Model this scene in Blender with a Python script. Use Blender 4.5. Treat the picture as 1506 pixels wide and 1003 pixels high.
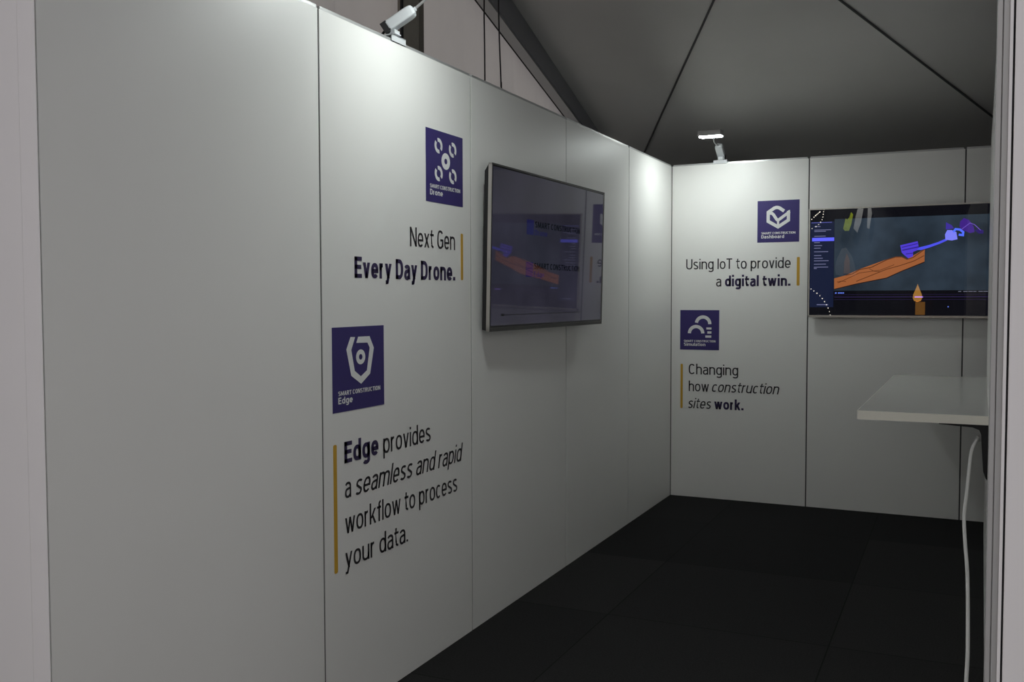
import bpy, bmesh, math, random
from mathutils import Vector, Matrix
random.seed(7)
sc = bpy.context.scene
for o in list(bpy.data.objects):
    bpy.data.objects.remove(o)
COL = sc.collection
PI = math.pi

# ------------------------------------------------------------------ camera
cam = bpy.data.cameras.new('camera')
cam.sensor_fit = 'HORIZONTAL'; cam.sensor_width = 36.0
cam.lens = 1410.34 * 36.0 / 1506.0
cam.clip_start = 0.05; cam.clip_end = 200
co = bpy.data.objects.new('camera', cam); COL.objects.link(co)
yaw, pitch, roll = -0.4369, -0.0458, -0.0024
fw = Vector((math.sin(yaw)*math.cos(pitch), math.cos(yaw)*math.cos(pitch), math.sin(pitch)))
rt = Vector((math.cos(yaw), -math.sin(yaw), 0)); up = rt.cross(fw)
rt, up = math.cos(roll)*rt + math.sin(roll)*up, -math.sin(roll)*rt + math.cos(roll)*up
m = Matrix((rt, up, -fw)).transposed().to_4x4()
m.translation = Vector((1.9662, -7.0383, 1.5019))
co.matrix_world = m
sc.camera = co

# ------------------------------------------------------------------ world, exposure
w = bpy.data.worlds.new('world'); sc.world = w; w.use_nodes = True
WORLD = w.node_tree.nodes['Background']
WORLD.inputs[0].default_value = (0.95, 0.92, 0.92, 1); WORLD.inputs[1].default_value = 1.15
sc.view_settings.view_transform = 'Standard'; sc.view_settings.look = 'None'
sc.view_settings.gamma = 1.0; sc.view_settings.use_curve_mapping = False
sc.view_settings.exposure = 0.0
LED_LEFT, LED_BACK = 205.0, 152.0           # radiance of the two arm lamps

# ------------------------------------------------------------------ materials
def lin(r, g, b):
    f = lambda c: (c/255/12.92) if c/255 <= .04045 else ((c/255+.055)/1.055)**2.4
    return (f(r), f(g), f(b), 1)
MATS = {}
def mat(name, col, rough=.5, metal=0, spec=.5, emit=None, estr=1, noise=0, nscale=40, bump=0, bscale=200, coat=0):
    if name in MATS: return MATS[name]
    mm = bpy.data.materials.new(name); mm.use_nodes = True
    nt = mm.node_tree; b = nt.nodes['Principled BSDF']
    b.inputs['Base Color'].default_value = col; b.inputs['Roughness'].default_value = rough
    b.inputs['Metallic'].default_value = metal; b.inputs['Specular IOR Level'].default_value = spec
    if emit:
        b.inputs['Emission Color'].default_value = emit; b.inputs['Emission Strength'].default_value = estr
    if coat: b.inputs['Coat Weight'].default_value = coat
    if noise or bump:
        tc = nt.nodes.new('ShaderNodeTexCoord')
    if noise:
        n = nt.nodes.new('ShaderNodeTexNoise'); n.inputs['Scale'].default_value = nscale; n.inputs['Detail'].default_value = 4
        nt.links.new(tc.outputs['Object'], n.inputs['Vector'])
        r = nt.nodes.new('ShaderNodeMapRange')
        r.inputs['To Min'].default_value = 1-noise; r.inputs['To Max'].default_value = 1+noise
        nt.links.new(n.outputs['Fac'], r.inputs['Value'])
        x = nt.nodes.new('ShaderNodeMix'); x.data_type = 'RGBA'; x.blend_type = 'MULTIPLY'; x.inputs[0].default_value = 1
        x.inputs[6].default_value = col; nt.links.new(r.outputs[0], x.inputs[7]); nt.links.new(x.outputs[2], b.inputs['Base Color'])
    if bump:
        n2 = nt.nodes.new('ShaderNodeTexNoise'); n2.inputs['Scale'].default_value = bscale; n2.inputs['Detail'].default_value = 3
        nt.links.new(tc.outputs['Object'], n2.inputs['Vector'])
        bp = nt.nodes.new('ShaderNodeBump'); bp.inputs['Strength'].default_value = bump; bp.inputs['Distance'].default_value = .004
        nt.links.new(n2.outputs['Fac'], bp.inputs['Height']); nt.links.new(bp.outputs[0], b.inputs['Normal'])
    MATS[name] = mm; return mm
M_PANEL = mat('white laminate', (.85, .842, .82, 1), .42, noise=.015, nscale=3, bump=.03, bscale=350)
M_POST = mat('anodised aluminium', (.46, .455, .445, 1), .5, metal=.2, noise=.04)
M_RAIL = mat('pale aluminium rail', (.5, .5, .5, 1), .35, metal=.4, noise=.03)
M_WHITE = mat('white powder coat', (.86, .835, .83, 1), .45, noise=.02, nscale=6)
M_SEAM = mat('dark joint', (.02, .02, .022, 1), .8, noise=.1)
M_TENT = mat('tent fabric', (.80, .785, .76, 1), .75, noise=.05, nscale=2.5, bump=.25, bscale=9)
M_GABLE = mat('gable fabric', (.60, .55, .50, 1), .8, noise=.07, nscale=3, bump=.3, bscale=12)
def translucent(mm, col, fac):
    nt = mm.node_tree; b = nt.nodes['Principled BSDF']; out = nt.nodes['Material Output']
    t = nt.nodes.new('ShaderNodeBsdfTranslucent'); t.inputs[0].default_value = col
    x = nt.nodes.new('ShaderNodeMixShader'); x.inputs[0].default_value = fac
    nt.links.new(b.outputs[0], x.inputs[1]); nt.links.new(t.outputs[0], x.inputs[2]); nt.links.new(x.outputs[0], out.inputs['Surface'])
translucent(M_GABLE, (.60, .57, .53, 1), .37)
M_TSEAM = mat('fabric weld', (.10, .10, .10, 1), .7, noise=.1)
M_RAFTER = mat('rafter aluminium', (.26, .26, .28, 1), .45, metal=.35, noise=.06)
M_BLACK = mat('black plastic', (.012, .012, .013, 1), .45, noise=.1)
M_SILVER = mat('brushed silver', (.60, .57, .53, 1), .28, metal=.75, noise=.04)
M_LAMP = mat('lamp grey', (.62, .64, .66, 1), .4, noise=.02)
M_NAVY = mat('navy vinyl', (.036, .024, .15, 1), .5, noise=.03)
M_INK = mat('charcoal vinyl', (.022, .020, .024, 1), .5, noise=.05)
M_INKN = mat('dark purple vinyl', (.030, .018, .075, 1), .5, noise=.05)
M_YEL = mat('mustard vinyl', (.62, .36, .035, 1), .5, noise=.03)
M_MARK = mat('white vinyl', (.80, .80, .80, 1), .5, noise=.02)
M_CORD = mat('white cord', (.72, .71, .70, 1), .4, noise=.02)
M_SHELF = mat('white shelf laminate', (.62, .62, .60, 1), .16, noise=.02, nscale=5)
M_EDGE = mat('cream edging', (.90, .86, .77, 1), .4, noise=.02)
M_LEDS = [mat('led panel ' + n, (.9, .9, .9, 1), .5, emit=(.93, 1.0, .97, 1), estr=e, noise=.001) for n, e in (('left', LED_LEFT), ('back', LED_BACK))]

def carpet():
    mm = bpy.data.materials.new('carpet tiles'); mm.use_nodes = True
    nt = mm.node_tree; b = nt.nodes['Principled BSDF']; N = nt.nodes.new; L = nt.links.new
    b.inputs['Roughness'].default_value = .95; b.inputs['Specular IOR Level'].default_value = .1
    tc = N('ShaderNodeTexCoord')
    mp = N('ShaderNodeMapping'); mp.inputs['Location'].default_value = (.52, .79, 0)
    L(tc.outputs['Object'], mp.inputs['Vector'])
    br = N('ShaderNodeTexBrick'); br.offset = 0; br.inputs['Scale'].default_value = 1
    br.inputs['Mortar Size'].default_value = .003; br.inputs['Brick Width'].default_value = 1; br.inputs['Row Height'].default_value = 1
    br.inputs['Color1'].default_value = (.014, .014, .0145, 1); br.inputs['Color2'].default_value = (.024, .024, .024, 1)
    br.inputs['Mortar'].default_value = (.008, .008, .008, 1)
    L(mp.outputs[0], br.inputs['Vector'])
    n = N('ShaderNodeTexNoise'); n.inputs['Scale'].default_value = 140; n.inputs['Detail'].default_value = 4
    L(tc.outputs['Object'], n.inputs['Vector'])
    r = N('ShaderNodeMapRange'); r.inputs['To Min'].default_value = .45; r.inputs['To Max'].default_value = 1.55
    L(n.outputs['Fac'], r.inputs['Value'])
    x = N('ShaderNodeMix'); x.data_type = 'RGBA'; x.blend_type = 'MULTIPLY'; x.inputs[0].default_value = 1
    L(br.outputs['Color'], x.inputs[6]); L(r.outputs[0], x.inputs[7]); L(x.outputs[2], b.inputs['Base Color'])
    bp = N('ShaderNodeBump'); bp.inputs['Strength'].default_value = .6; bp.inputs['Distance'].default_value = .004
    L(n.outputs['Fac'], bp.inputs['Height']); L(bp.outputs[0], b.inputs['Normal'])
    return mm
M_CARPET = carpet()

# ------------------------------------------------------------------ mesh helpers
def obj(name, bm, m, parent=None, smooth=False, bevel=0):
    me = bpy.data.meshes.new(name)
    bmesh.ops.recalc_face_normals(bm, faces=bm.faces)
    bm.to_mesh(me); bm.free()
    me.materials.append(m)
    if smooth:
        for p in me.polygons: p.use_smooth = True
    o = bpy.data.objects.new(name, me); COL.objects.link(o)
    if parent: o.parent = parent
    if bevel:
        b = o.modifiers.new('bevel', 'BEVEL'); b.width = bevel; b.segments = 2; b.limit_method = 'ANGLE'
    return o
def thing(name, label, cat, loc=(0, 0, 0), group=None):
    o = bpy.data.objects.new(name, None); COL.objects.link(o); o.location = loc
    o.empty_display_size = .05
    o['label'] = label; o['category'] = cat
    if group: o['group'] = group
    return o
def tag(o, label, cat, group=None):
    o['label'] = label; o['category'] = cat
    if group: o['group'] = group
    return o
def struct(name, bm, m, parent=None, **k):
    o = obj(name, bm, m, parent, **k)
    if not parent: o['kind'] = 'structure'
    return o
def box(bm, a, b):
    x0, y0, z0 = a; x1, y1, z1 = b
    v = [bm.verts.new(p) for p in ((x0,y0,z0),(x1,y0,z0),(x1,y1,z0),(x0,y1,z0),(x0,y0,z1),(x1,y0,z1),(x1,y1,z1),(x0,y1,z1))]
    for f in ((0,3,2,1),(4,5,6,7),(0,1,5,4),(1,2,6,5),(2,3,7,6),(3,0,4,7)): bm.faces.new([v[i] for i in f])
    return v
def hexa(bm, pts):   # eight corner points, bottom ring then top ring
    v = [bm.verts.new(p) for p in pts]
    for f in ((0,3,2,1),(4,5,6,7),(0,1,5,4),(1,2,6,5),(2,3,7,6),(3,0,4,7)): bm.faces.new([v[i] for i in f])
def prism(bm, ring, off):
    n = len(ring); a = [bm.verts.new(p) for p in ring]; b = [bm.verts.new(Vector(p)+Vector(off)) for p in ring]
    bm.faces.new(a[::-1]); bm.faces.new(b)
    for i in range(n): bm.faces.new((a[i], a[(i+1)%n], b[(i+1)%n], b[i]))
def tube(bm, pts, r, seg=10, caps=True):
    pts = [Vector(p) for p in pts]; rings = []
    for i, p in enumerate(pts):
        t = (pts[min(i+1, len(pts)-1)] - pts[max(i-1, 0)]).normalized()
        a = Vector((0, 0, 1)) if abs(t.z) < .9 else Vector((1, 0, 0))
        u = t.cross(a).normalized(); v = t.cross(u)
        rr = r[i] if isinstance(r, (list, tuple)) else r
        rings.append([bm.verts.new(p + rr*(math.cos(2*PI*k/seg)*u + math.sin(2*PI*k/seg)*v)) for k in range(seg)])
    for i in range(len(rings)-1):
        for k in range(seg): bm.faces.new((rings[i][k], rings[i][(k+1)%seg], rings[i+1][(k+1)%seg], rings[i+1][k]))
    if caps: bm.faces.new(rings[0][::-1]); bm.faces.new(rings[-1])
def smoothpath(pts, n=8):
    P = [Vector(p) for p in pts]; out = []
    for i in range(len(P)-1):
        p0, p1, p2, p3 = P[max(i-1,0)], P[i], P[i+1], P[min(i+2,len(P)-1)]
        for k in range(n):
            t = k/n
            out.append(.5*((2*p1)+(p2-p0)*t+(2*p0-5*p1+4*p2-p3)*t*t+(3*p1-p0-3*p2+p3)*t**3))
    out.append(P[-1]); return out

# ------------------------------------------------------------------ setting: floor, walls
bm = bmesh.new(); box(bm, (-.75, -9.0, -.05), (4.4, 1.1, 0)); struct('floor', bm, M_CARPET)
bm = bmesh.new(); box(bm, (-14, -30, -.12), (16, 12, -.055))
struct('ground', bm, mat('outdoor paving', (.22, .24, .34, 1), .9, noise=.2, nscale=2))
H = 2.48
bm = bmesh.new(); box(bm, (-16, -15.3, -.05), (18, -15, 2.6))
struct('wall_horizon_block', bm, mat('dark blocker', (.035, .038, .042, 1), .8, noise=.3, nscale=1.5))  # unseen dark wall, added to cut the light from the horizon
GAP = .0045
M_CORE = mat('shaded profile core', (.06, .06, .06, 1), .6, noise=.05)  # dark colour stands for the shade in the gaps between panels
def hpanel(name, root, a, b):
    bm = bmesh.new(); box(bm, a, b); return obj(name, bm, M_PANEL, root)
# left wall: x = 0 is its face
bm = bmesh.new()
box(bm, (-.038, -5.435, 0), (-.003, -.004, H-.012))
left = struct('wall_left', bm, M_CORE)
ys = [-.006, -1.0221, -2.1216, -3.2531, -4.3578, -5.450]
for i in range(5):
    y1, y0 = ys[i], ys[i+1]
    hpanel('panel', left, (-.016, y0+(GAP if i < 4 else 0), .002), (0, y1-(GAP if i else 0), H-.010))
for i in range(5):
    bm = bmesh.new(); box(bm, (-.040, ys[i+1]+.012, H-.012), (-.002, ys[i]-.006, H+.002)); obj('top_rail', bm, M_RAIL, left, bevel=.001)
# back wall: y = 0 is its face
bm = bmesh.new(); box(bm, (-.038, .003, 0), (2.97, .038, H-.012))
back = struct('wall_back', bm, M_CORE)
xs = [.004, .9897, 1.9851, 2.97]
for i in range(3):
    hpanel('panel', back, (xs[i]+(GAP if i else 0), 0, .002), (xs[i+1]-GAP, .016, H-.010))
    bm = bmesh.new(); box(bm, (xs[i]+.006, .002, H-.012), (xs[i+1]-.012, .040, H+.002)); obj('top_rail', bm, M_RAIL, back, bevel=.001)
# right wall, set slightly out of square, it stops just short of the back wall
def rwx(y): return 2.125 - .0188*(-.35 - y)
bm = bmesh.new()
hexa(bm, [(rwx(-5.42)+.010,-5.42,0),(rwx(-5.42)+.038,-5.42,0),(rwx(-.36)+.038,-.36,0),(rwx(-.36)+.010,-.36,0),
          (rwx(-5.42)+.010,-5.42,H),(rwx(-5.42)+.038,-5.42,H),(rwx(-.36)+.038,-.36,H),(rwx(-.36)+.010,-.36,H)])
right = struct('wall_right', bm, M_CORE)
rys = [-.35, -1.36, -2.37, -3.38, -4.39, -5.41]
for i in range(5):
    a, b = rys[i+1]+GAP, rys[i]-GAP; bm = bmesh.new()
    hexa(bm, [(rwx(a),a,.002),(rwx(a)+.016,a,.002),(rwx(b)+.016,b,.002),(rwx(b),b,.002),(rwx(a),a,H-.01),(rwx(a)+.016,a,H-.01),(rwx(b)+.016,b,H-.01),(rwx(b),b,H-.01)])
    obj('panel', bm, M_PANEL, right, bevel=.0015)
# front wall pieces either side of the opening
FY = -5.455
bm = bmesh.new(); box(bm, (-1.02, FY, .0), (-.059, FY+.02, H)); fl = struct('wall_front_left', bm, M_WHITE, bevel=.001)
bm = bmesh.new(); box(bm, (-.0572, FY-.001, 0), (.0008, FY+.0015, H)); obj('post_cover', bm, M_WHITE, fl, bevel=.0005)
bm = bmesh.new(); box(bm, (-.056, FY+.0015, 0), (-.003, FY+.0195, H-.01)); obj('post', bm, M_SEAM, fl)
bm = bmesh.new(); box(bm, (2.0325, FY-.002, .0), (4.43, FY+.02, H+.3)); fr = struct('wall_front_right', bm, M_WHITE, bevel=.001)
bm = bmesh.new()   # octagonal post with a slot, seen nearly end on
box(bm, (2.009, FY+.001, 0), (2.0155, FY+.045, H+.02)); box(bm, (2.0155, FY+.004, 0), (2.017, FY+.045, H+.02)); box(bm, (2.017, FY+.001, 0), (2.025, FY+.045, H+.3))
obj('post', bm, M_POST, fr, bevel=.0008)
bm = bmesh.new(); box(bm, (2.025, FY-.004, 0), (2.0295, FY+.045, H+.3)); obj('edge_strip', bm, M_WHITE, fr, bevel=.001)
bm = bmesh.new(); box(bm, (2.0295, FY+.004, 0), (2.0325, FY+.02, H+.3)); obj('joint', bm, M_SEAM, fr)

# ------------------------------------------------------------------ tent
RZ0, RS, RIDGE, RF = 2.969, -.3575, -3.6, -6.4
def roofz(y): return RZ0 + RS*y if y >= RIDGE else RZ0 + RS*RIDGE + RS*(RIDGE - y)
def sheet(fn, nu, nv):
    bm = bmesh.new(); g = [[bm.verts.new(fn(i/nu, j/nv)) for j in range(nv+1)] for i in range(nu+1)]
    for i in range(nu):
        for j in range(nv): bm.faces.new((g[i][j], g[i+1][j], g[i+1][j+1], g[i][j+1]))
    return bm
def roof(u, v):
    x = -.95 + 5.5*u; y = 1.1 + (RF-1.1)*v
    return (x, y, roofz(y) + .0)
bm = sheet(roof, 8, 50)
ceil = struct('ceiling', bm, M_TENT)
sol = ceil.modifiers.new('cloth', 'SOLIDIFY'); sol.thickness = .006; sol.offset = 1 if ceil.data.polygons[0].normal.z > 0 else -1
P = Vector((.861, -1.592)); C1 = Vector((-.409, .674)); C2 = Vector((2.129, .531))
for Cx, k in ((C1, 1.15), (C2, 1.2)):
    d = Cx - P
    bm = bmesh.new()
    tube(bm, [(P.x+d.x*t, P.y+d.y*t, roofz(P.y+d.y*t)-.004) for t in (0, .4, .8, k)], .0075, 8)
    obj('seam', bm, M_TSEAM, ceil)
def gable(z0, z1):
    def fn(u, v):
        y = 1.1 + (RF-1.1)*u; z = z0 + v*((z1 or roofz(y)+.02)-z0)
        fold = .03*math.sin(y*9.3+.6*math.sin(z*2.1)) + .012*math.sin(y*23+1.3*z) + .006*math.sin(y*41-2*z)
        return (-.86 - .02 + fold*(.4+.6*math.sin(y*1.7)**2), y, z)
    return fn
M_BLOCKOUT = mat('blockout fabric', (.30, .29, .275, 1), .8, noise=.05, nscale=3)  # hidden tent sheets made opaque so no daylight glows through them
gl = struct('wall_tent_left', sheet(gable(0, 2.45), 220, 6), M_BLOCKOUT, smooth=True)
obj('gable_fabric', sheet(gable(2.45, None), 220, 8), M_GABLE, gl, smooth=True)
def gable_r(u, v):
    y = 1.1 + (RF-1.1)*u; return (4.45 + .015*math.sin(y*9), y, v*(roofz(y)+.02))
struct('wall_tent_right', sheet(gable_r, 120, 4), M_BLOCKOUT, smooth=True)
def tback(u, v):
    x = -.95 + 5.5*u; return (x, 1.08 + .012*math.sin(x*11), v*(roofz(1.08)+.01))
struct('wall_tent_back', sheet(tback, 120, 4), M_BLOCKOUT, smooth=True)
# rafter along the gable
raf = thing('tent_rafter', 'grey aluminium tent rafter sloping down behind the left wall panels', 'beam', (-.74, -1.0, 2.98))
def rq(y0, y1, x0, x1, l0, l1, top):
    bm = bmesh.new()
    zb = lambda y: 2.826 - .3167*y + l0
    zt = lambda y: (roofz(y) - .012) if top else zb(y) + l1
    hexa(bm, [(x0,y0,zb(y0)),(x1,y0,zb(y0)),(x1,y1,zb(y1)),(x0,y1,zb(y1)),(x0,y0,zt(y0)),(x1,y0,zt(y0)),(x1,y1,zt(y1)),(x0,y1,zt(y1))])
    bmesh.ops.translate(bm, verts=bm.verts, vec=(.74, 1.0, -2.98)); return bm
obj('beam', rq(RIDGE+.02, .42, -.79, -.70, 0, 0, True), M_RAFTER, raf, bevel=.003)
obj('lower_flange', rq(RIDGE+.02, .42, -.785, -.712, -.010, .0101, False), M_RAIL, raf)
obj('keder_track', rq(RIDGE+.02, .42, -.797, -.785, -.010, .03, False), M_SEAM, raf)
# upright of the tent side
t = thing('tent_upright', 'brown grey tent upright beside the left arm lamp', 'post', (-.76, -2.5, 0))
bm = bmesh.new(); box(bm, (-.01, -.11, 0), (.03, .05, 3.52)); obj('post', bm, mat('upright grey brown', (.34, .31, .27, 1), .6, noise=.08), t, bevel=.004)
bm = bmesh.new(); box(bm, (-.01, .05, 0), (.03, .10, 3.50)); obj('shaded_side', bm, mat('upright shaded side', (.20, .18, .155, 1), .7, noise=.08), t)  # darker colour stands for shade on the upright's side face
bm = bmesh.new(); box(bm, (.015, -.122, 0), (.028, -.11, 3.50)); obj('slot', bm, M_SEAM, t)
# hanging cables
def cable(name, pts, r, m, label, cat, group=None):
    bm = bmesh.new(); tube(bm, smoothpath(pts, 8), r, 8)
    return tag(obj(name, bm, m, smooth=True), label, cat, group)
cable('hanging_cable', [(-.3,-2.51,roofz(-2.51)), (-.3,-2.508,3.4), (-.302,-2.514,3.0), (-.3,-2.512,2.5), (-.3,-2.51,.02)], .0042, M_BLACK,
      'left of the two black cables hanging down behind the left wall', 'cable')
cable('hanging_cable', [(-.3,-2.335,roofz(-2.335)), (-.3,-2.338,3.4), (-.302,-2.343,3.1), (-.3,-2.334,2.85), (-.3,-2.318,2.65), (-.3,-2.312,2.4), (-.3,-2.31,.02)], .0042, M_BLACK,
      'right of the two black cables, kinked, behind the left wall above the dark screen', 'cable')

# ------------------------------------------------------------------ stroke lettering
def sarc(cx, cy, rx, ry, a0, a1, n=18, e=2.35):
    out = []
    for i in range(n+1):
        a = math.radians(a0 + (a1-a0)*i/n); c, s = math.cos(a), math.sin(a)
        out.append((cx + rx*math.copysign(abs(c)**(2/e), c), cy + ry*math.copysign(abs(s)**(2/e), s)))
    return out
XH = .745
def glyph(ch, w):
    """strokes of one letter: ('s', polyline) stroked with width w, ('p', polygon) filled; and the advance"""
    L = w/2; bw = (w-.105)*.75; S = []
    def s(*p): S.append(('s', list(p)))
    def sp(p): S.append(('s', p))
    def poly(*p): S.append(('p', list(p)))
    def diag(x0, y0, x1, y1, k=1.0):      # slanted stroke with level ends, x = centre at each end
        dx = x1-x0; dy = y1-y0; h = k*w/2*math.hypot(dx, dy)/abs(dy)
        poly((x0-h, y0), (x0+h, y0), (x1+h, y1), (x1-h, y1))
    W = {'a':.46,'b':.5,'c':.46,'d':.5,'e':.49,'f':.30,'g':.5,'h':.5,'i':w,'k':.48,'l':w,'m':.80,'n':.5,'o':.51,'p':.5,'r':.30,'s':.45,'t':.32,
         'u':.5,'v':.46,'w':.70,'x':.46,'y':.46,'.':w*1.15,'N':.58,'G':.57,'E':.47,'D':.56,'U':.57,'I':w,'T':.50,'C':.56,'S':.52,'M':.70,'A':.58,
         'R':.56,'O':.58,' ':.24}[ch]
    if ch not in ' .Iil': W += bw*(1.6 if ch in 'mwM' else 1)
    c = W/2; rx = c-L; R = W-L
    ry = XH/2-L; ym = XH/2
    if ch == 'o': sp(sarc(c, ym, rx, ry, 0, 360, 40))
    elif ch in 'bdpqg':
        sp(sarc(c, ym, rx, ry, 0, 360, 40))
        st = L if ch in 'bp' else R
        if ch in 'bd': s((st, 0), (st, 1.03))
        elif ch == 'p': s((st, -.25), (st, XH))
        else:
            s((R, XH), (R, -.06)); sp(sarc(c, -.06, rx, .20-L*.6, 0, -150, 14))
    elif ch == 'c': sp(sarc(c, ym, rx, ry, 48, 312, 30))
    elif ch == 'e':
        sp(sarc(c, ym, rx, ry, 0, 318, 36)); s((L, ym-.02), (W, ym-.02))
    elif ch == 'a':
        s((R, 0), (R, .5)); sp(sarc(c, .5, rx, XH-L-.5, 0, 155, 16))
        sp([(R, .44), (c+.02, .42)] + sarc(c-.01, .225, rx-.01, .205-L*.35, 95, 275, 18) + [(c+.06, L*.9+.01), (R-.02, .14)])
    elif ch in 'nhr':
        s((L, 0), (L, 1.03 if ch == 'h' else XH))
        a = sarc(c if ch != 'r' else R*.98, .47, rx if ch != 'r' else R*.98-L, XH-L-.47, 180, 0 if ch != 'r' else 88, 18)
        sp([(L, .40)] + a + ([(R, 0)] if ch != 'r' else []))
    elif ch == 'm':
        s((L, 0), (L, XH)); h = (W-w)/2
        for k in (0, 1): sp([(L+h*k, .40)] + sarc(L+h*(k+.5), .50, h/2, XH-L-.50, 180, 0, 16) + [(L+h*(k+1), 0)])
    elif ch == 'u':
        s((R, 0), (R, XH)); sp([(L, XH)] + sarc(c, .275, rx, .275-L, 180, 360, 18) + [(R, .34)])
    elif ch == 'i': s((L, 0), (L, XH)); s((L, .89), (L, .89+w*1.05))
    elif ch == 'l': s((L, 0), (L, 1.03))
    elif ch == 'f':
        x = .16+bw*.3; sp([(x, 0), (x, .83)] + sarc(W+.0, .83, W-x, 1.03-L-.83, 180, 95, 10)); s((0, XH-L*.8), (W, XH-L*.8))
    elif ch == 't':
        x = .14+bw*.3; sp([(x, .95), (x, .2)] + sarc(W+.0, .2, W-x, .2-L, 180, 265, 10)); s((0, XH-L*.8), (W, XH-L*.8))
    elif ch == 's':
        sp(sarc(c, ym+ry*.5, rx*.96, ry*.5, 35, 180, 14) + [(L+.03, ym+ry*.28), (c, ym), (R-.03, ym-ry*.28)] + sarc(c, ym-ry*.5, rx*.98, ry*.5, 0, -148, 14))
    elif ch == 'v': diag(L, XH, c, 0); diag(R, XH, c, 0)
    elif ch == 'y':
        diag(R, XH, c-.10, -.25); diag(L, XH, c+.01, 0.02); s((c-.22, -.25+L*.8), (c-.06, -.25+L*.8))
    elif ch == 'w':
        q = (R-L)/4
        diag(L, XH, L+q, 0, .95); diag(L+2*q, XH, L+q, 0, .95); diag(L+2*q, XH, L+3*q, 0, .95); diag(R, XH, L+3*q, 0, .95)
    elif ch == 'x': diag(L*1.1, XH, R*.99, 0); diag(R*.99, XH, L*1.1, 0)
    elif ch == 'k':
        s((L, 0), (L, 1.03)); diag(R-.02, XH, L+.06, .28); diag(L+.16, .42, R, 0)
    elif ch == '.': s((0, w*.58), (w*1.15, w*.58))
    elif ch == 'N': s((L, 0), (L, 1)); s((R, 0), (R, 1)); diag(L, 1, R, 0)
    elif ch == 'E': s((L, 0), (L, 1)); s((0, L), (W, L)); s((0, 1-L), (W, 1-L)); s((0, .52), (W-.04, .52))
    elif ch == 'D': s((L, 0), (L, 1)); sp([(0, 1-L), (c-.04, 1-L)] + sarc(c-.04, .5, R-c+.04, .5-L, 90, -90, 24, 2.5) + [(c-.04, L), (0, L)])
    elif ch == 'U': sp([(L, 1)] + sarc(c, .33, rx, .33-L, 180, 360, 20) + [(R, 1)])
    elif ch == 'I': s((L, 0), (L, 1))
    elif ch == 'T': s((c, 0), (c, 1)); s((0, 1-L), (W, 1-L))
    elif ch == 'C': sp(sarc(c, .5, rx, .5-L, 42, 318, 32, 2.6))
    elif ch == 'G': sp(sarc(c, .5, rx, .5-L, 42, 345, 34, 2.6)); s((R, .10), (R, .50)); s((c, .50-L*.6), (W, .50-L*.6))
    elif ch == 'O': sp(sarc(c, .5, rx, .5-L, 0, 360, 44, 2.6))
    elif ch == 'S':
        sp(sarc(c, .74, rx*.97, .26-L, 30, 180, 16) + [(L+.03, .64), (c, .51), (R-.03, .38)] + sarc(c, .265, rx, .265-L, 0, -150, 16))
    elif ch == 'M':
        s((L, 0), (L, 1)); s((R, 0), (R, 1)); diag(L, 1, c, .12, .9); diag(R, 1, c, .12, .9)
    elif ch == 'A': diag(L*.9, 0, c, 1); diag(R+L*.1, 0, c, 1); s((L+.06, .28), (R-.06, .28))
    elif ch == 'R':
        s((L, 0), (L, 1)); sp([(0, 1-L), (c, 1-L)] + sarc(c, .73, rx, .27-L, 90, -90, 18) + [(0, .46+L)]); diag(c, .46, R+.01, 0)
    return S, W
def ribbon(p, w):
    """quads along a polyline"""
    closed = math.dist(p[0], p[-1]) < 1e-6; n = len(p)
    l, r = [], []
    for i in range(n):
        a = p[i-1] if i else (p[-2] if closed else None); b = p[i+1] if i < n-1 else (p[1] if closed else None)
        d1 = Vector((p[i][0]-a[0], p[i][1]-a[1])).normalized() if a else None
        d2 = Vector((b[0]-p[i][0], b[1]-p[i][1])).normalized() if b else None
        d1 = d1 or d2; d2 = d2 or d1
        t = (d1+d2); t = t.normalized() if t.length > 1e-6 else d2
        nn = Vector((-t.y, t.x)); k = 1/max(.45, nn.dot(Vector((-d2.y, d2.x))))
        l.append((p[i][0]+nn.x*w/2*k, p[i][1]+nn.y*w/2*k)); r.append((p[i][0]-nn.x*w/2*k, p[i][1]-nn.y*w/2*k))
    return [(l[i], l[i+1], r[i+1], r[i]) for i in range(n-1)]
WORD = []      # word index of each polygon of the last text_polys call
def text_polys(txt, w, italic=0, track=.085):
    out = []; x = 0; wi = 0; WORD.clear()
    for ch in txt:
        if ch == ' ': wi += 1
        S, W = glyph(ch, w)
        for k, p in S:
            qs = ribbon(p, w) if k == 's' else [tuple(p)]
            for q in qs: out.append([(x+a+italic*b, b) for a, b in q]); WORD.append(wi)
        x += W + (track if ch != ' ' else .02)
    u = [a for q in out for a, b in q]
    return out, min(u), max(u)
def frame_left(x=.0012): return lambda u, v: (x, u, v)
def frame_back(y=-.0012): return lambda u, v: (u, y, v)
def lettering(name, txt, u0, u1, zb, cap, fr, m, parent, bold=False, italic=0, w=None):
    ww = w or (.195 if bold else .114)
    Q, a, b = text_polys(txt, ww, italic)
    k = (u1-u0)/(b-a); base = Vector(parent.location)
    for wi in sorted(set(WORD)):
        bm = bmesh.new()
        for q, i in zip(Q, WORD):
            if i != wi: continue
            try: bm.faces.new([bm.verts.new(Vector(fr(u0+(p-a)*k, zb+v*cap)) - base) for p, v in q])
            except ValueError: pass
        obj(name, bm, m, parent)
CAP = .0765
def block(name, label, lines, fr, loc):
    t = thing(name, label, 'lettering', loc)
    for (txt, u0, u1, zb, st) in lines:
        lettering('bold_text' if 'b' in st else ('italic_text' if 'i' in st else 'plain_text'), txt, u0, u1, zb, CAP, fr,
                  M_INKN if 'b' in st else M_INK, t, bold='b' in st, italic=.20 if 'i' in st else 0)
    return t
FL, FB = frame_left(), frame_back()
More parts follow.
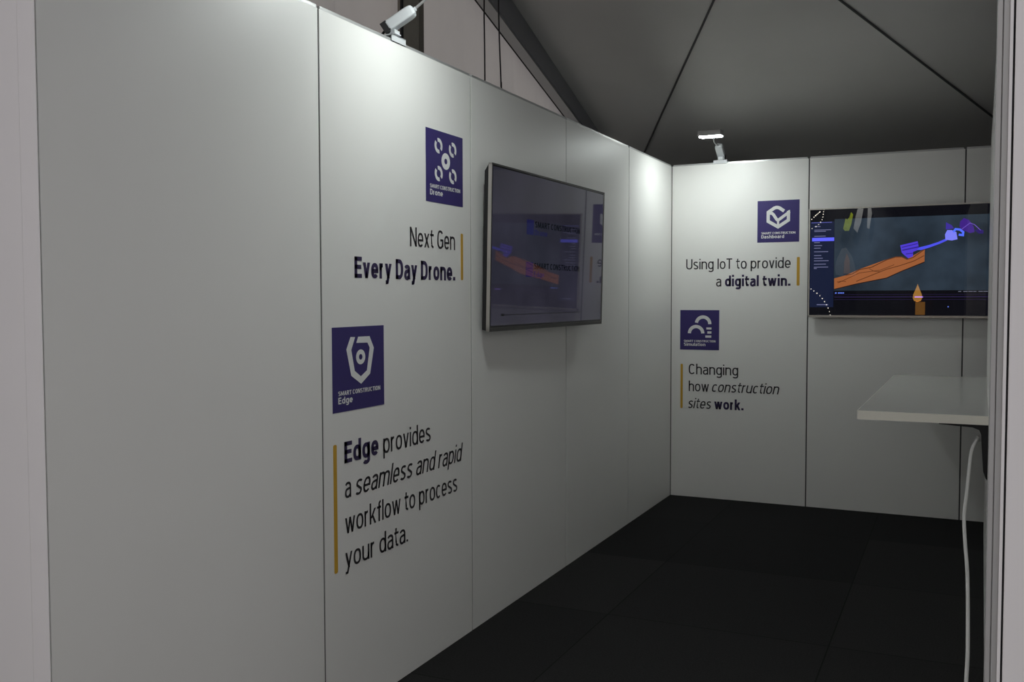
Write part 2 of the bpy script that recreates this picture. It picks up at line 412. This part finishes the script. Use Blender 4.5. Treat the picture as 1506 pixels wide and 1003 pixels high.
block('wall_lettering', 'dark wall lettering saying Next Gen Every Day Drone', [
    ('Next Gen', -3.7765, -3.4045, 1.703, ''), ('Every Day Drone.', -4.160, -3.4045, 1.5722, 'b')], FL, (.001, -3.78, 1.57))
block('wall_lettering', 'four lines of wall lettering on how Edge provides a workflow to process data', [
    ('Edge', -4.2345, -4.015, .914, 'b'), ('provides', -3.982, -3.624, .9115, ''), ('a', -4.233, -4.195, .789, ''),
    ('seamless and rapid', -4.1675, -3.342, .787, 'i'), ('workflow to process', -4.234, -3.396, .661, ''), ('your data.', -4.235, -3.808, .536, '')],
    FL, (.001, -4.0, .53))
block('wall_lettering', 'two lines of wall lettering on using IoT to provide a digital twin', [
    ('Using IoT to provide', .113, .8695, 1.7036, ''), ('a', .338, .376, 1.5757, ''), ('digital twin.', .403, .8695, 1.5765, 'b')], FB, (.5, -.001, 1.57))
block('wall_lettering', 'three lines of wall lettering on changing how construction sites work', [
    ('Changing', .137, .505, .924, ''), ('how', .138, .2897, .7965, ''), ('construction', .3125, .800, .7975, 'i'),
    ('sites', .134, .308, .669, 'i'), ('work.', .3306, .5458, .6695, 'b')], FB, (.45, -.001, .66))
def bar(label, a, b, fr):
    bm = bmesh.new(); (u0, v0), (u1, v1) = a, b; r = .004
    pts = [(u0+r,v0),(u1-r,v0),(u1,v0+r),(u1,v1-r),(u1-r,v1),(u0+r,v1),(u0,v1-r),(u0,v0+r)]
    prism(bm, [fr(u, v) for u, v in pts], (-.001, 0, 0) if fr is FL else (0, .001, 0))
    tag(obj('accent_bar', bm, M_YEL), label, 'sticker', 'mustard bars beside the wall lettering')
bar('mustard vertical bar to the right of Next Gen', (-3.352, 1.576), (-3.332, 1.777), FL)
bar('tall mustard vertical bar to the left of the four lines about Edge', (-4.300, .535), (-4.280, .988), FL)
bar('mustard vertical bar to the right of the digital twin lettering', (.912, 1.578), (.932, 1.781), FB)
bar('mustard vertical bar to the left of the lettering that begins Changing', (.075, .666), (.092, .999), FB)

# ------------------------------------------------------------------ logo stickers
def sticker(label, u0, v0, size_u, size_v, fr, marks, caption):
    """marks in unit coordinates: ('poly', pts) or ('stroke', pts, width)"""
    o = Vector(fr(u0+size_u/2, v0)); t = thing('logo_sticker', label, 'sticker', o)
    onleft = fr is FL; deep = (-.001, 0, 0) if onleft else (0, .001, 0)
    def at(a, b, lift):
        p = Vector(fr(u0+a*size_u, v0+b*size_v)) - o
        return p + (Vector((lift, 0, 0)) if onleft else Vector((0, -lift, 0)))
    bm = bmesh.new(); prism(bm, [at(*p, 0) for p in ((0,0),(1,0),(1,1),(0,1))], deep); obj('backing', bm, M_NAVY, t)
    bm = bmesh.new()
    for n, k in enumerate(marks):
        qs = [k[1]] if k[0] == 'poly' else ribbon(k[1], k[2])
        for q in qs: bm.faces.new([bm.verts.new(at(*p, .0006+.00006*n)) for p in q])
    obj('emblem', bm, M_MARK, t)
    for nm, txt, a0, a1, vb, cap, ww in caption:
        Q, a, b = text_polys(txt, ww); k = (a1-a0)/(b-a)
        for wi in sorted(set(WORD)):
            bm = bmesh.new(); n = 0
            for q, i in zip(Q, WORD):
                if i != wi: continue
                n += 1; bm.faces.new([bm.verts.new(at(a0+(p-a)*k, vb+v*cap, .0006+.000004*n)) for p, v in q])
            obj(nm, bm, M_MARK, t)
def cap(word, end, vb=.098, ch=.078):
    return [('maker_caption', 'SMART CONSTRUCTION', .098, .912, .195, .053, .175), ('name_caption', word, .098, end, vb, ch, .175)]
def circ(cx, cy, r, a0=0, a1=360, n=40): return [(cx+r*math.cos(math.radians(a0+(a1-a0)*i/n)), cy+r*math.sin(math.radians(a0+(a1-a0)*i/n))) for i in range(n+1)]
drone = [('stroke', circ(.52, .60, .078), .076)]
for cx, cy in ((.326,.793),(.71,.787),(.326,.408),(.71,.409)):
    drone += [('stroke', circ(cx, cy, .080, -38, 108, 20), .052), ('stroke', circ(cx, cy, .080, 142, 288, 20), .052)]
sticker('navy square sticker with a white drone emblem, high on the left wall', -3.6485, 1.892, .317, .297, FL, drone, cap('Drone', .43))
def epx(x, y):
    u = (x-50)/532; top = 88-30*u; bot = 963-91*u; return (u, 1-(y-top)/(bot-top))
shield_out = [epx(*p) for p in ((228,182),(185,310),(232,578),(332,660),(428,555),(470,290),(425,172),(305,178))]
shield_in = [epx(*p) for p in ((275,182),(235,315),(268,528),(330,583),(393,522),(425,290),(402,238),(285,242))]
edge = [('poly', [shield_out[i], shield_out[i+1], shield_in[i+1], shield_in[i]]) for i in range(7)]
edge += [('stroke', circ(.525, .63, .062), .056)]
sticker('navy square sticker with a white shield emblem, low on the left wall', -4.3005, 1.0985, .328, .299, FL, edge, cap('Edge', .362))
def dpx(x, y): return ((x-116)/766, 1-(y-(138-30*(x-116)/766))/762)
dash = [('stroke', [dpx(*p) for p in ((606,318),(520,262),(490,254),(460,254),(425,265),(315,342),(315,507),(497,606),(684,482),(684,318))], .078),
        ('stroke', [dpx(*p) for p in ((705,330),(508,478),(487,482),(470,470),(412,385),(385,362),(330,356))], .070),
        ('stroke', [dpx(497,480), dpx(497,600)], .052), ('poly', [dpx(*p) for p in ((690,300),(712,300),(712,350),(655,350),(655,328))])]
sticker('navy square sticker with a white hexagon emblem, high on the back wall', .6335, 1.889, .2925, .298, FB, dash, cap('Dashboard', .645))
sim = [('stroke', circ(.59, .655, .172, -2, 171, 30), .083), ('stroke', circ(.4125, .415, .172, 0, 180, 30), .083)]
for a, b, c, d in ((.674,.516,.806,.567),(.701,.412,.806,.470),(.650,.310,.803,.366)): sim.append(('poly', [(a,b),(c,b),(c,d),(a,d)]))
sticker('navy square sticker with two white arches, low on the back wall', .0705, 1.1065, .2925, .2955, FB, sim, cap('Simulation', .655))

# ------------------------------------------------------------------ screens
def glossy_screen(name, col, rough=.03, lo=.75, hi=1.3):
    mm = bpy.data.materials.new(name); mm.use_nodes = True
    b = mm.node_tree.nodes['Principled BSDF']; nt = mm.node_tree
    b.inputs['Base Color'].default_value = (.006, .006, .007, 1); b.inputs['Roughness'].default_value = rough
    b.inputs['Specular IOR Level'].default_value = .5
    tc = nt.nodes.new('ShaderNodeTexCoord'); n = nt.nodes.new('ShaderNodeTexNoise'); n.inputs['Scale'].default_value = 3; n.inputs['Detail'].default_value = 5
    nt.links.new(tc.outputs['Object'], n.inputs['Vector'])
    r = nt.nodes.new('ShaderNodeValToRGB'); r.color_ramp.elements[0].position = .35; r.color_ramp.elements[1].position = .75
    r.color_ramp.elements[0].color = tuple(c*lo for c in col[:3]) + (1,); r.color_ramp.elements[1].color = tuple(c*hi for c in col[:3]) + (1,)
    nt.links.new(n.outputs['Fac'], r.inputs['Fac']); nt.links.new(r.outputs[0], b.inputs['Emission Color']); b.inputs['Emission Strength'].default_value = 1
    return mm
def glow(name, r, g, b, k=1.0): 
    mm = mat('lit ' + name, (.006, .006, .006, 1), .01, emit=lin(r, g, b), estr=k, noise=.001); return mm

# dark screen on the left wall, tipped forward a little
tvl = thing('wall_screen', 'large dark wall screen in a slim silver frame on the left wall', 'television', (.050, -2.491, 1.347))
tvl.rotation_euler = (0, .0226, math.radians(-1.25))     # top leans into the room
W2, HT = .699, .753
def tb(a, b): bm = bmesh.new(); box(bm, a, b); return bm
FX = .0235                                # front face, local x
bm = bmesh.new()
def ring4(bm, x0, x1):
    for a, b in (((x0, -W2, 0), (x1, -W2+.006, HT)), ((x0, W2-.006, 0), (x1, W2, HT)), ((x0, -W2, HT-.007), (x1, W2, HT)), ((x0, -W2, 0), (x1, W2, .016))): box(bm, a, b)
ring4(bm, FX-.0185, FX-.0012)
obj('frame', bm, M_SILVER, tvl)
bm = bmesh.new(); ring4(bm, FX-.0012, FX); obj('front_trim', bm, mat('silver front darkened', (.07, .068, .065, 1), .4, metal=.4, noise=.05), tvl)  # silver front coloured dark for the dark room it would mirror
bm = bmesh.new()
hexa(bm, [(-.016,-W2+.004,.008),(FX-.019,-W2+.001,.004),(FX-.019,W2-.001,.004),(-.016,W2-.004,.008),(-.016,-W2+.004,HT-.035),(FX-.019,-W2+.001,HT-.006),(FX-.019,W2-.001,HT-.006),(-.016,W2-.004,HT-.035)])
obj('rear_housing', bm, M_BLACK, tvl)
obj('front_bezel', tb((FX-.012, -W2+.006, .016), (FX-.0045, W2-.006, HT-.007)), mat('dark bezel', (.012, .012, .013, 1), .3, noise=.05), tvl)
scr = obj('screen', tb((FX-.0045, -W2+.016, .026), (FX-.002, W2-.014, HT-.014)), glossy_screen('dark slide screen', (.021, .020, .031)), tvl)
obj('mount', tb((-.043, -.25, .2), (-.016, .25, .55)), M_BLACK, tvl)
def on_tvl(y, z, lift=.0006): return Vector((FX-.002+lift, y+2.491, z-1.347))
def slide(name, polys, m):
    bm = bmesh.new()
    for q in polys: bm.faces.new([bm.verts.new(on_tvl(*p)) for p in q])
    return obj(name, bm, m, scr)
G_INK = glow('slide ink', 5, 5, 9); G_BLUE = glow('slide blue', 24, 24, 62)
def slide_text(name, txt, u0, u1, zb, cp, m, ww=.175):
    Q, a, b = text_polys(txt, ww); k = (u1-u0)/(b-a)
    W_ = list(WORD)
    for wi in sorted(set(W_)): slide(name, [[(u0+(p-a)*k, zb+v*cp) for p, v in q] for q, i in zip(Q, W_) if i == wi], m)
def rect(a, b, c, d): return [(a, b), (c, b), (c, d), (a, d)]
for (a, d, zt, word, y1) in ((-2.819, 1.804, 1.842, 'Drone', -2.577), (-2.820, 1.600, 1.640, 'Edge', -2.605)):
    slide('slide_logo', [rect(a, d, a+.08, d+.072)], G_BLUE)
    slide_text('slide_heading', 'SMART CONSTRUCTION', a+.094, -2.143, zt, .030, G_INK, .19)
    slide_text('slide_subheading', word, a+.092, y1, d, .028, G_BLUE, .19)
slide('slide_rule', [rect(-3.06, 1.4185, -2.10, 1.4215)], G_INK); slide('slide_pointer', [rect(-3.075, 1.415, -3.045, 1.426)], G_INK)

# bright screen on the back wall
tvb = thing('wall_screen', 'large lit wall screen showing an excavator model on the back wall', 'television', (1.665, -.03, 1.355))
BW0, BW1, BH = -.667, .667, .757
YF = -.026
bm = bmesh.new()
for a, b in (((BW0, YF, 0), (BW0+.009, YF+.018, BH)), ((BW1-.009, YF, 0), (BW1, YF+.018, BH)), ((BW0, YF, BH-.009), (BW1, YF+.018, BH)), ((BW0, YF, 0), (BW1, YF+.018, .016))): box(bm, a, b)
obj('frame', bm, M_SILVER, tvb, bevel=.001)
bm = bmesh.new(); hexa(bm, [(BW0+.006,YF+.0185,.005),(BW1-.006,YF+.0185,.005),(BW1-.03,.03,.03),(BW0+.03,.03,.03),(BW0+.006,YF+.0185,BH-.005),(BW1-.006,YF+.0185,BH-.005),(BW1-.03,.03,BH-.03),(BW0+.03,.03,BH-.03)])
obj('rear_housing', bm, M_BLACK, tvb)
scrb = obj('screen', tb((BW0+.009, YF+.003, .016), (BW1-.009, YF+.008, BH-.009)), glossy_screen('dark glass', (.003, .003, .005), .004), tvb)
def on_tvb(x, z, lift): return Vector((x-1.665, YF+.003-lift, z-1.355))
lv = [0]
def pic(name, polys, m, parent=None):
    lv[0] += 1; bm = bmesh.new()
    for q in polys: bm.faces.new([bm.verts.new(on_tvb(p[0], p[1], .0003+.00012*lv[0])) for p in q])
    bmesh.ops.triangulate(bm, faces=bm.faces)
    return obj(name, bm, m, parent or scrb)
def stroke(pts, w): return ribbon(pts, w)
scene_m = glossy_screen('hazy model view', (.019, .029, .042), .004, .6, 2.0)  # model picture, with reflected haze painted into its glow as noise
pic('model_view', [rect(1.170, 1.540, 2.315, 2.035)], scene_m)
pic('menu_panel', [rect(1.010, 1.426, 1.168, 2.020)], glow('menu panel', 20, 27, 52))
pic('terrain', [[(1.172,1.626),(1.247,1.646),(1.336,1.687),(1.414,1.701),(1.51,1.751),(1.567,1.768),(1.605,1.768),(1.638,1.751),(1.676,1.763),(1.699,1.788),(1.747,1.817),(1.746,1.731),(1.606,1.672),(1.511,1.627),(1.317,1.588),(1.173,1.552)]], glow('terrain', 152, 90, 52))
dk = glow('terrain line', 92, 50, 26)
pic('terrain_line', stroke([(1.317,1.604),(1.414,1.644),(1.51,1.684),(1.596,1.708),(1.681,1.737),(1.744,1.772)], .005) + stroke([(1.198,1.594),(1.336,1.661),(1.472,1.679),(1.558,1.714)], .004)
    + stroke([(1.247,1.646),(1.29,1.655),(1.336,1.684),(1.414,1.699),(1.51,1.748),(1.567,1.766),(1.605,1.766),(1.638,1.749),(1.676,1.761),(1.747,1.815)], .006)
    + stroke([(1.19,1.60),(1.22,1.606),(1.25,1.604)], .004) + stroke([(1.40,1.69),(1.43,1.672),(1.47,1.668)], .004), dk)
pic('terrain_edge', stroke([(1.173,1.55),(1.317,1.586),(1.511,1.625),(1.606,1.67),(1.746,1.729)], .006), glow('terrain edge', 38, 24, 22))
pic('excavator_bucket', [[(1.594,1.844),(1.702,1.869),(1.712,1.813),(1.675,1.798),(1.675,1.768),(1.645,1.756),(1.619,1.779),(1.604,1.795)]], glow('bucket', 78, 60, 205))
pic('excavator_bucket', stroke([(1.604,1.83),(1.702,1.853)], .006) + stroke([(1.607,1.81),(1.709,1.831)], .009) + stroke([(1.63,1.785),(1.675,1.79)], .006), glow('bucket dark', 52, 38, 140))
pic('excavator_boom', [[(1.698,1.811),(1.712,1.827),(1.772,1.842),(1.827,1.86),(1.873,1.881),(1.882,1.869),(1.837,1.848),(1.773,1.824),(1.726,1.81)]], glow('boom', 78, 82, 235))
pic('excavator_body', [[(1.871,1.874),(1.868,1.909),(1.881,1.937),(1.909,1.936),(1.936,1.922),(1.944,1.875),(1.91,1.868)]], glow('cab', 124, 128, 245))
pic('excavator_body', [[(1.872,1.941),(1.873,1.989),(1.908,1.968),(1.922,1.947)]], glow('wedge', 62, 48, 150))
pic('excavator_body', stroke([(1.918,1.923),(1.931,1.942),(1.958,1.938),(1.977,1.921),(1.975,1.901),(1.950,1.905)], .014), glow('arc', 84, 112, 255))
pic('excavator_body', [[(1.954,1.956),(1.957,1.991),(1.98,2.013),(2.011,1.999),(2.039,1.953),(2.044,1.919),(2.017,1.913),(1.981,1.931)]], glow('purple part', 62, 34, 128))
pic('excavator_body', [[(2.044,1.932),(2.066,1.938),(2.097,1.93),(2.096,1.907),(2.067,1.909)]], glow('tail', 40, 22, 98))
pic('excavator_body', stroke([(1.963,1.936),(2.016,1.979),(2.043,1.968),(2.079,1.93)], .004), glow('wire', 110, 84, 190))
pic('menu_highlight', [rect(1.022, 1.885, 1.169, 1.909)], glow('highlight', 98, 102, 255))
rows = [(1.987,1.077),(1.963,1.148),(1.953,1.113),(1.920,1.112),(1.876,1.074),(1.855,1.089),(1.837,1.079),(1.812,1.13),(1.786,1.085),(1.767,1.095),(1.749,1.134),(1.726,1.116),(1.705,1.131),(1.696,1.055)]
for z, x in rows: pic('menu_text', [rect(1.036, z-.0022, x, z+.0022)], glow('rows', 112, 114, 150)); lv[0] -= 1
pic('menu_text', [rect(1.058, 1.441, 1.134, 1.446)], glow('rows', 112, 114, 150))
pic('menu_text', [rect(1.016, 2.012, 1.153, 2.016)], glow('top row', 90, 92, 170))
for z0, z1 in ((1.4945, 1.4985), (1.512, 1.5135), (1.478, 1.4795)): pic('timeline', [rect(1.174, z0, 2.315, z1)], glow('timeline', 46, 34, 78))
pic('timeline_marker', [rect(1.689, 1.492, 1.741, 1.500)], glow('marker', 150, 112, 235))
for i in range(12): pic('timeline_marker', [rect(1.954+i*.03, 1.530, 1.954+i*.03+(.026 if i % 3 else .018), 1.5335)], glow('dashes', 120, 122, 140)); lv[0] -= 1
for d, z in ((0, 1.521), (.02, 1.521), (.034, 1.521), (.048, 1.521), (.713, 1.427)): pic('timeline_marker', [rect(1.179+d, z, 1.179+d+(.011 if d < .1 else .006), z+.007)], glow('dots', 110, 140, 255)); lv[0] -= 1

# ------------------------------------------------------------------ shelf on the right wall
sh = thing('wall_shelf', 'white wall shelf with cream edging on the right wall', 'shelf', (2.0, -1.6, 1.0))
def rel(p, o): return tuple(Vector(p) - Vector(o.location))
T = .038
bm = bmesh.new()
q = [(1.566, -2.588), (rwx(-2.588)-.0005, -2.588), (rwx(-.46)-.0005, -.46), (1.596, -.46)]
hexa(bm, [rel((x, y, 1.0-T), sh) for x, y in q] + [rel((x, y, 1.0), sh) for x, y in q]); obj('board', bm, M_SHELF, sh)
bm = bmesh.new()
q = [(1.5645, -2.5905), (rwx(-2.588)-.0005, -2.5905), (rwx(-2.588)-.0005, -2.588), (1.5645, -2.588)]
hexa(bm, [rel((x, y, 1.0-T), sh) for x, y in q] + [rel((x, y, 1.0), sh) for x, y in q])
q = [(1.5645, -2.588), (1.566, -2.588), (1.596, -.46), (1.5945, -.46)]
hexa(bm, [rel((x, y, 1.0-T), sh) for x, y in q] + [rel((x, y, 1.0), sh) for x, y in q]); obj('edging', bm, M_EDGE, sh)
def bracket(y):
    wx = rwx(y) - .0005; bm = bmesh.new(); z = 1.0 - T
    ring = [(wx, z), (wx-.19, z), (wx-.19, z-.006), (wx-.06, z-.014), (wx-.034, z-.024), (wx-.026, z-.045), (wx-.024, z-.09), (wx-.016, z-.20), (wx-.006, z-.228), (wx, z-.235)]
    prism(bm, [rel((a, y, b), sh) for a, b in ring], (0, .03, 0)); obj('bracket', bm, M_BLACK, sh, bevel=.002)
bracket(-2.575); bracket(-.75)
# white cord from a plug on the right wall
cd = thing('power_cord', 'white power cord hanging below the shelf in front of the right wall', 'cord', (2.0, -3.2, .0))
pts = [(2.050,-2.50,.892),(2.039,-2.55,.888),(2.020,-2.6,.850),(2.010,-2.7,.765),(2.002,-2.8,.696),(1.995,-2.9,.630),(2.000,-3.0,.550),(2.009,-3.1,.446),(2.012,-3.3,.255),(2.008,-3.4,.160),(2.003,-3.5,.06),(2.0,-3.62,.006),(2.0,-4.2,.006),(1.99,-5.2,.006)]
bm = bmesh.new(); tube(bm, smoothpath([rel(p, cd) for p in pts], 8), .0068, 10); obj('cord', bm, M_CORD, cd, smooth=True)
bm = bmesh.new(); tube(bm, [rel(p, cd) for p in ((2.044,-2.52,.893),(2.056,-2.50,.895),(rwx(-2.49),-2.49,.897))], [.011, .016, .017], 12); obj('plug', bm, M_CORD, cd, smooth=False)

# ------------------------------------------------------------------ arm lamps clipped over the wall tops
def arm_lamp(label, group, loc, rot, body_tilt, arm_pts, head, head_tilt, led, swivel=0):
    """local frame: wall face at x = 0, the room towards +x, wall top at z = 0"""
    t = thing('arm_lamp', label, 'lamp', loc, group); t.rotation_euler = (0, 0, rot)
    bm = bmesh.new(); box(bm, (.0005, -.050, -.010), (.006, .050, .016)); box(bm, (-.052, -.050, .011), (.006, .050, .016)); box(bm, (-.052, -.050, -.05), (-.046, .050, .016))
    obj('clip', bm, M_LAMP, t, bevel=.001)
    bm = bmesh.new(); box(bm, (-.022, -.018, .016), (-.002, .018, .040)); box(bm, (-.026, -.021, .022), (.002, .021, .027)); box(bm, (-.030, -.012, .016), (-.022, .024, .046)); obj('bracket', bm, M_LAMP, t, bevel=.001)
    # transformer body: rounded bar rising into the room
    bm = bmesh.new(); c, s = math.cos(body_tilt), math.sin(body_tilt)
    prof = []
    for (a, b, a0) in ((.014, .020, 0), (-.014, .020, 90), (-.014, -.020, 180), (.014, -.020, 270)):
        for k in range(5):
            an = math.radians(a0 + 22.5*k); prof.append((a + .007*math.cos(an), b + .007*math.sin(an)))
    sec = lambda d, k: [(-.035 + d*c - v*k*s*1.0, u*k*1.0, .052 + d*s + v*k*c) for (v, u) in [(p[0], p[1]) for p in prof]]
    st = [(0, 1), (.092, 1), (.106, .94), (.114, .80), (.118, .5)]
    rings = [[bm.verts.new(p) for p in sec(d, k)] for d, k in st]; n = len(prof)
    for i in range(len(rings)-1):
        for k in range(n): bm.faces.new((rings[i][k], rings[i][(k+1)%n], rings[i+1][(k+1)%n], rings[i+1][k]))
    bm.faces.new(rings[0][::-1]); bm.faces.new(rings[-1])
    obj('transformer', bm, M_LAMP, t)
    bm = bmesh.new(); box(bm, (-.020, -.027, -.022), (.006, .027, .019)); bmesh.ops.rotate(bm, verts=bm.verts, matrix=Matrix.Rotation(-body_tilt, 3, 'Y')); bmesh.ops.translate(bm, verts=bm.verts, vec=(-.038, 0, .052)); obj('socket', bm, M_BLACK, t)
    root = Vector((-.035 + .114*c, 0, .052 + .114*s))
    bm = bmesh.new(); tube(bm, smoothpath([root] + [Vector(p) for p in arm_pts], 6), .0052, 10); obj('arm', bm, M_RAIL, t, smooth=True)
    bm = bmesh.new(); tube(bm, [root - Vector((.006*c, 0, .006*s)), root + Vector((.012*c, 0, .012*s))], .009, 12); obj('collar', bm, M_LAMP, t)
    bm = bmesh.new(); box(bm, (-.055, -.077, -.016), (.055, .077, .021))
    h = obj('head', bm, M_RAIL, t, bevel=.004); h.location = head; h.rotation_euler = (0, head_tilt, 0)
    bm = bmesh.new(); box(bm, (-.048, -.070, -.0245), (.048, .070, -.0162)); obj('light_panel', bm, led, h, bevel=.003)
    bm = bmesh.new()
    tube(bm, smoothpath([(-.036, 0, .050), (-.06, .004, .045), (-.085, .012, .02), (-.10, .02, -.05), (-.10, .02, -.6)], 6), .005, 8); obj('lead', bm, M_BLACK, t, smooth=True)
    for o in t.children:
        if o.name.split('.')[0] in ('transformer', 'socket', 'arm', 'collar'): o.rotation_euler = (0, 0, swivel)
    return t
arm_lamp('grey arm lamp clipped over the top of the left wall', 'arm lamps on the wall tops', (0, -3.854, H+.002), 0, math.radians(33), [(.14, -.03, .17), (.26, -.13, .235), (.44, -.17, .265)], (.51, -.12, .29), 0, M_LEDS[0], .38)
arm_lamp('grey arm lamp with lit head clipped over the top of the back wall', 'arm lamps on the wall tops', (.362, 0, H+.002), -PI/2, math.radians(33), [(.18, .0, .112), (.36, .030, .118), (.50, .052, .117)], (.56, .062, .117), math.radians(5), M_LEDS[1])

# ------------------------------------------------------------------ things mirrored in the lit screen, with an added backdrop and spot
st = thing('reflection_backdrop', 'unseen dark panel added to darken the reflection in the lit back screen', 'backdrop', (.7, -11.3, 0))  # backdrop added to keep the mirrored background dark
M_DARKP = mat('charcoal backdrop cloth', (.018, .022, .026, 1), .8, noise=.25, nscale=2)
bm = bmesh.new()
N = 60
top = [[bm.verts.new((-2.2+4.4*i/N, .02*math.sin(i*1.1)+.012*math.sin(i*2.3), z)) for i in range(N+1)] for z in (0, 1.2, 2.4, 3.6)]
for r in range(3):
    for i in range(N): bm.faces.new((top[r][i], top[r][i+1], top[r+1][i+1], top[r+1][i]))
obj('cloth', bm, M_DARKP, st, smooth=True)
bm = bmesh.new()
for x in (-2.2, 0, 2.2): tube(bm, [(x, -.06, 0), (x, -.06, 3.62)], .022, 8)
tube(bm, [(-2.2, -.03, 3.6), (2.2, -.03, 3.6)], .022, 8)
obj('frame', bm, M_POST, st)
M_BULB = mat('bulb', (.9, .9, .85, 1), .4, emit=(1, .93, .78, 1), estr=26, noise=.001)
def lights(label, pts, n=8):
    o = thing('string_lights', label, 'lights', (pts[0][0], -11.0, pts[0][1]), 'light strings across the way')
    P = smoothpath([(x-pts[0][0], 0, z-pts[0][1]) for x, z in pts], n)
    bm = bmesh.new(); tube(bm, P, .004, 6); obj('wire', bm, M_BLACK, o)
    for p in P[::2]:
        bm = bmesh.new(); bmesh.ops.create_icosphere(bm, subdivisions=1, radius=.007+.005*random.random(), matrix=Matrix.Translation(p + Vector((0, .006, -.012)))); obj('bulb', bm, M_BULB, o)
lights('string of tiny lights mirrored at the top left of the lit screen', [(-.24, 3.12), (-.267, 3.02), (-.291, 2.88), (-.394, 2.76), (-.60, 2.68)], 6)
lights('short string of tiny lights mirrored in the top left corner of the lit screen', [(-.33, 3.02), (-.371, 2.985), (-.43, 2.93), (-.52, 2.84)], 5)
lights('string of tiny lights mirrored at the bottom left of the lit screen', [(-.56, 1.72), (-.486, 1.66), (-.314, 1.524), (-.182, 1.334), (-.12, 1.14)], 7)
# things hung before the added backdrop, lit by the added spot
def flat(name, label, cat, outline, m, y=-11.08, th=.02, group=None):
    cx = sum(p[0] for p in outline)/len(outline); cz = min(p[1] for p in outline)
    bm = bmesh.new(); prism(bm, [(x-cx, 0, z-cz) for x, z in outline], (0, th, 0))
    bmesh.ops.triangulate(bm, faces=bm.faces)
    o = obj(name, bm, m, bevel=.004); o.location = (cx, y, cz); return tag(o, label, cat, group)
M_VEST = mat('safety yellow cloth', (.55, .70, .02, 1), .7, noise=.35, nscale=9)
M_PALE = mat('pale cloth', (.50, .52, .52, 1), .8, noise=.45, nscale=6)
flat('safety_vest', 'yellow green safety vest mirrored near the top left of the lit screen', 'vest',
     [(.06,2.70),(.09,2.66),(.16,2.66),(.20,2.78),(.225,2.95),(.19,2.99),(.165,2.90),(.13,2.86),(.10,2.88)], M_VEST)
flat('hanging_cloth', 'pale cloth mirrored beside the yellow vest in the lit screen', 'cloth',
     [(.235,2.70),(.30,2.62),(.36,2.80),(.40,3.06),(.31,3.08),(.27,2.92)], M_PALE)
flat('hanging_cloth', 'narrow pale cloth mirrored right of the broad one at the top of the lit screen', 'cloth',
     [(.46,2.70),(.50,2.68),(.54,2.95),(.52,3.08),(.47,3.06)], M_PALE)
flat('tent_display', 'small grey dome mirrored above the brown ground in the lit screen', 'display',
     [(-.04,1.88),(.14,1.85),(.30,1.86),(.27,2.05),(.22,2.20),(.12,2.36),(.05,2.34),(-.02,2.18),(-.06,2.02)], mat('grey shell', (.20, .21, .22, 1), .7, noise=.3, nscale=5), th=.12)
flat('side_flap', 'peach coloured flap mirrored in the middle of the small grey dome', 'flap',
     [(.09,1.90),(.20,1.90),(.19,2.14),(.14,2.26),(.10,2.10)], mat('peach cloth', (.55, .30, .16, 1), .7, noise=.2), y=-10.955)
sl = thing('added_spotlight', 'unseen black spotlight added to brighten the things mirrored in the lit screen', 'lamp', (.4, -9.9, 3.75))  # lamp added only to light what the screen mirrors
bm = bmesh.new(); tube(bm, [(0, .12, .06), (0, -.04, -.02)], [.05, .06], 14); tube(bm, [(0, .06, .06), (0, .06, .5)], .012, 8); obj('can', bm, M_BLACK, sl)
ld = bpy.data.lights.new('spot', 'SPOT'); ld.energy = 420; ld.spot_size = math.radians(62); ld.spot_blend = .5; ld.shadow_soft_size = .05; ld.color = (1, .97, .92)
lo = bpy.data.objects.new('spot_light', ld); COL.objects.link(lo); lo.parent = sl; lo.location = (0, -.09, -.06)
lo.rotation_euler = (Vector((.2, -11.1, 2.5)) - Vector((.4, -9.99, 3.69))).to_track_quat('-Z', 'Y').to_euler()
# amber lantern on a tall stand
ln = thing('lantern', 'amber lantern on a stand, mirrored low in the middle of the lit screen', 'lantern', (1.30, -11.0, 0))
M_AMB = mat('amber glass', (.9, .5, .1, 1), .3, emit=(1, .46, .07, 1), estr=7, noise=.001)
bm = bmesh.new()
prof = [(.0, 1.40), (.055, 1.42), (.075, 1.47), (.068, 1.53), (.040, 1.60), (.018, 1.66), (.0, 1.71)]
rg = [[bm.verts.new((r*math.cos(2*PI*k/14), r*math.sin(2*PI*k/14), z)) for k in range(14)] for r, z in prof[1:-1]]
for i in range(len(rg)-1):
    for k in range(14): bm.faces.new((rg[i][k], rg[i][(k+1)%14], rg[i+1][(k+1)%14], rg[i+1][k]))
tip = bm.verts.new((0, 0, 1.71)); bot = bm.verts.new((0, 0, 1.40))
for k in range(14): bm.faces.new((rg[-1][k], rg[-1][(k+1)%14], tip)); bm.faces.new((rg[0][(k+1)%14], rg[0][k], bot))
obj('flame_glass', bm, M_AMB, ln, smooth=True)
bm = bmesh.new(); tube(bm, [(0, 0, 0), (0, 0, 1.18)], .03, 10); tube(bm, [(0, 0, 0), (0, 0, .03)], .16, 16); obj('stand', bm, M_BLACK, ln)
bm = bmesh.new(); box(bm, (-.03, -.06, 1.18), (.12, .06, 1.40)); obj('amber_box', bm, mat('amber box', (.6, .3, .05, 1), .4, emit=(1, .42, .06, 1), estr=2.2, noise=.3, nscale=12), ln)
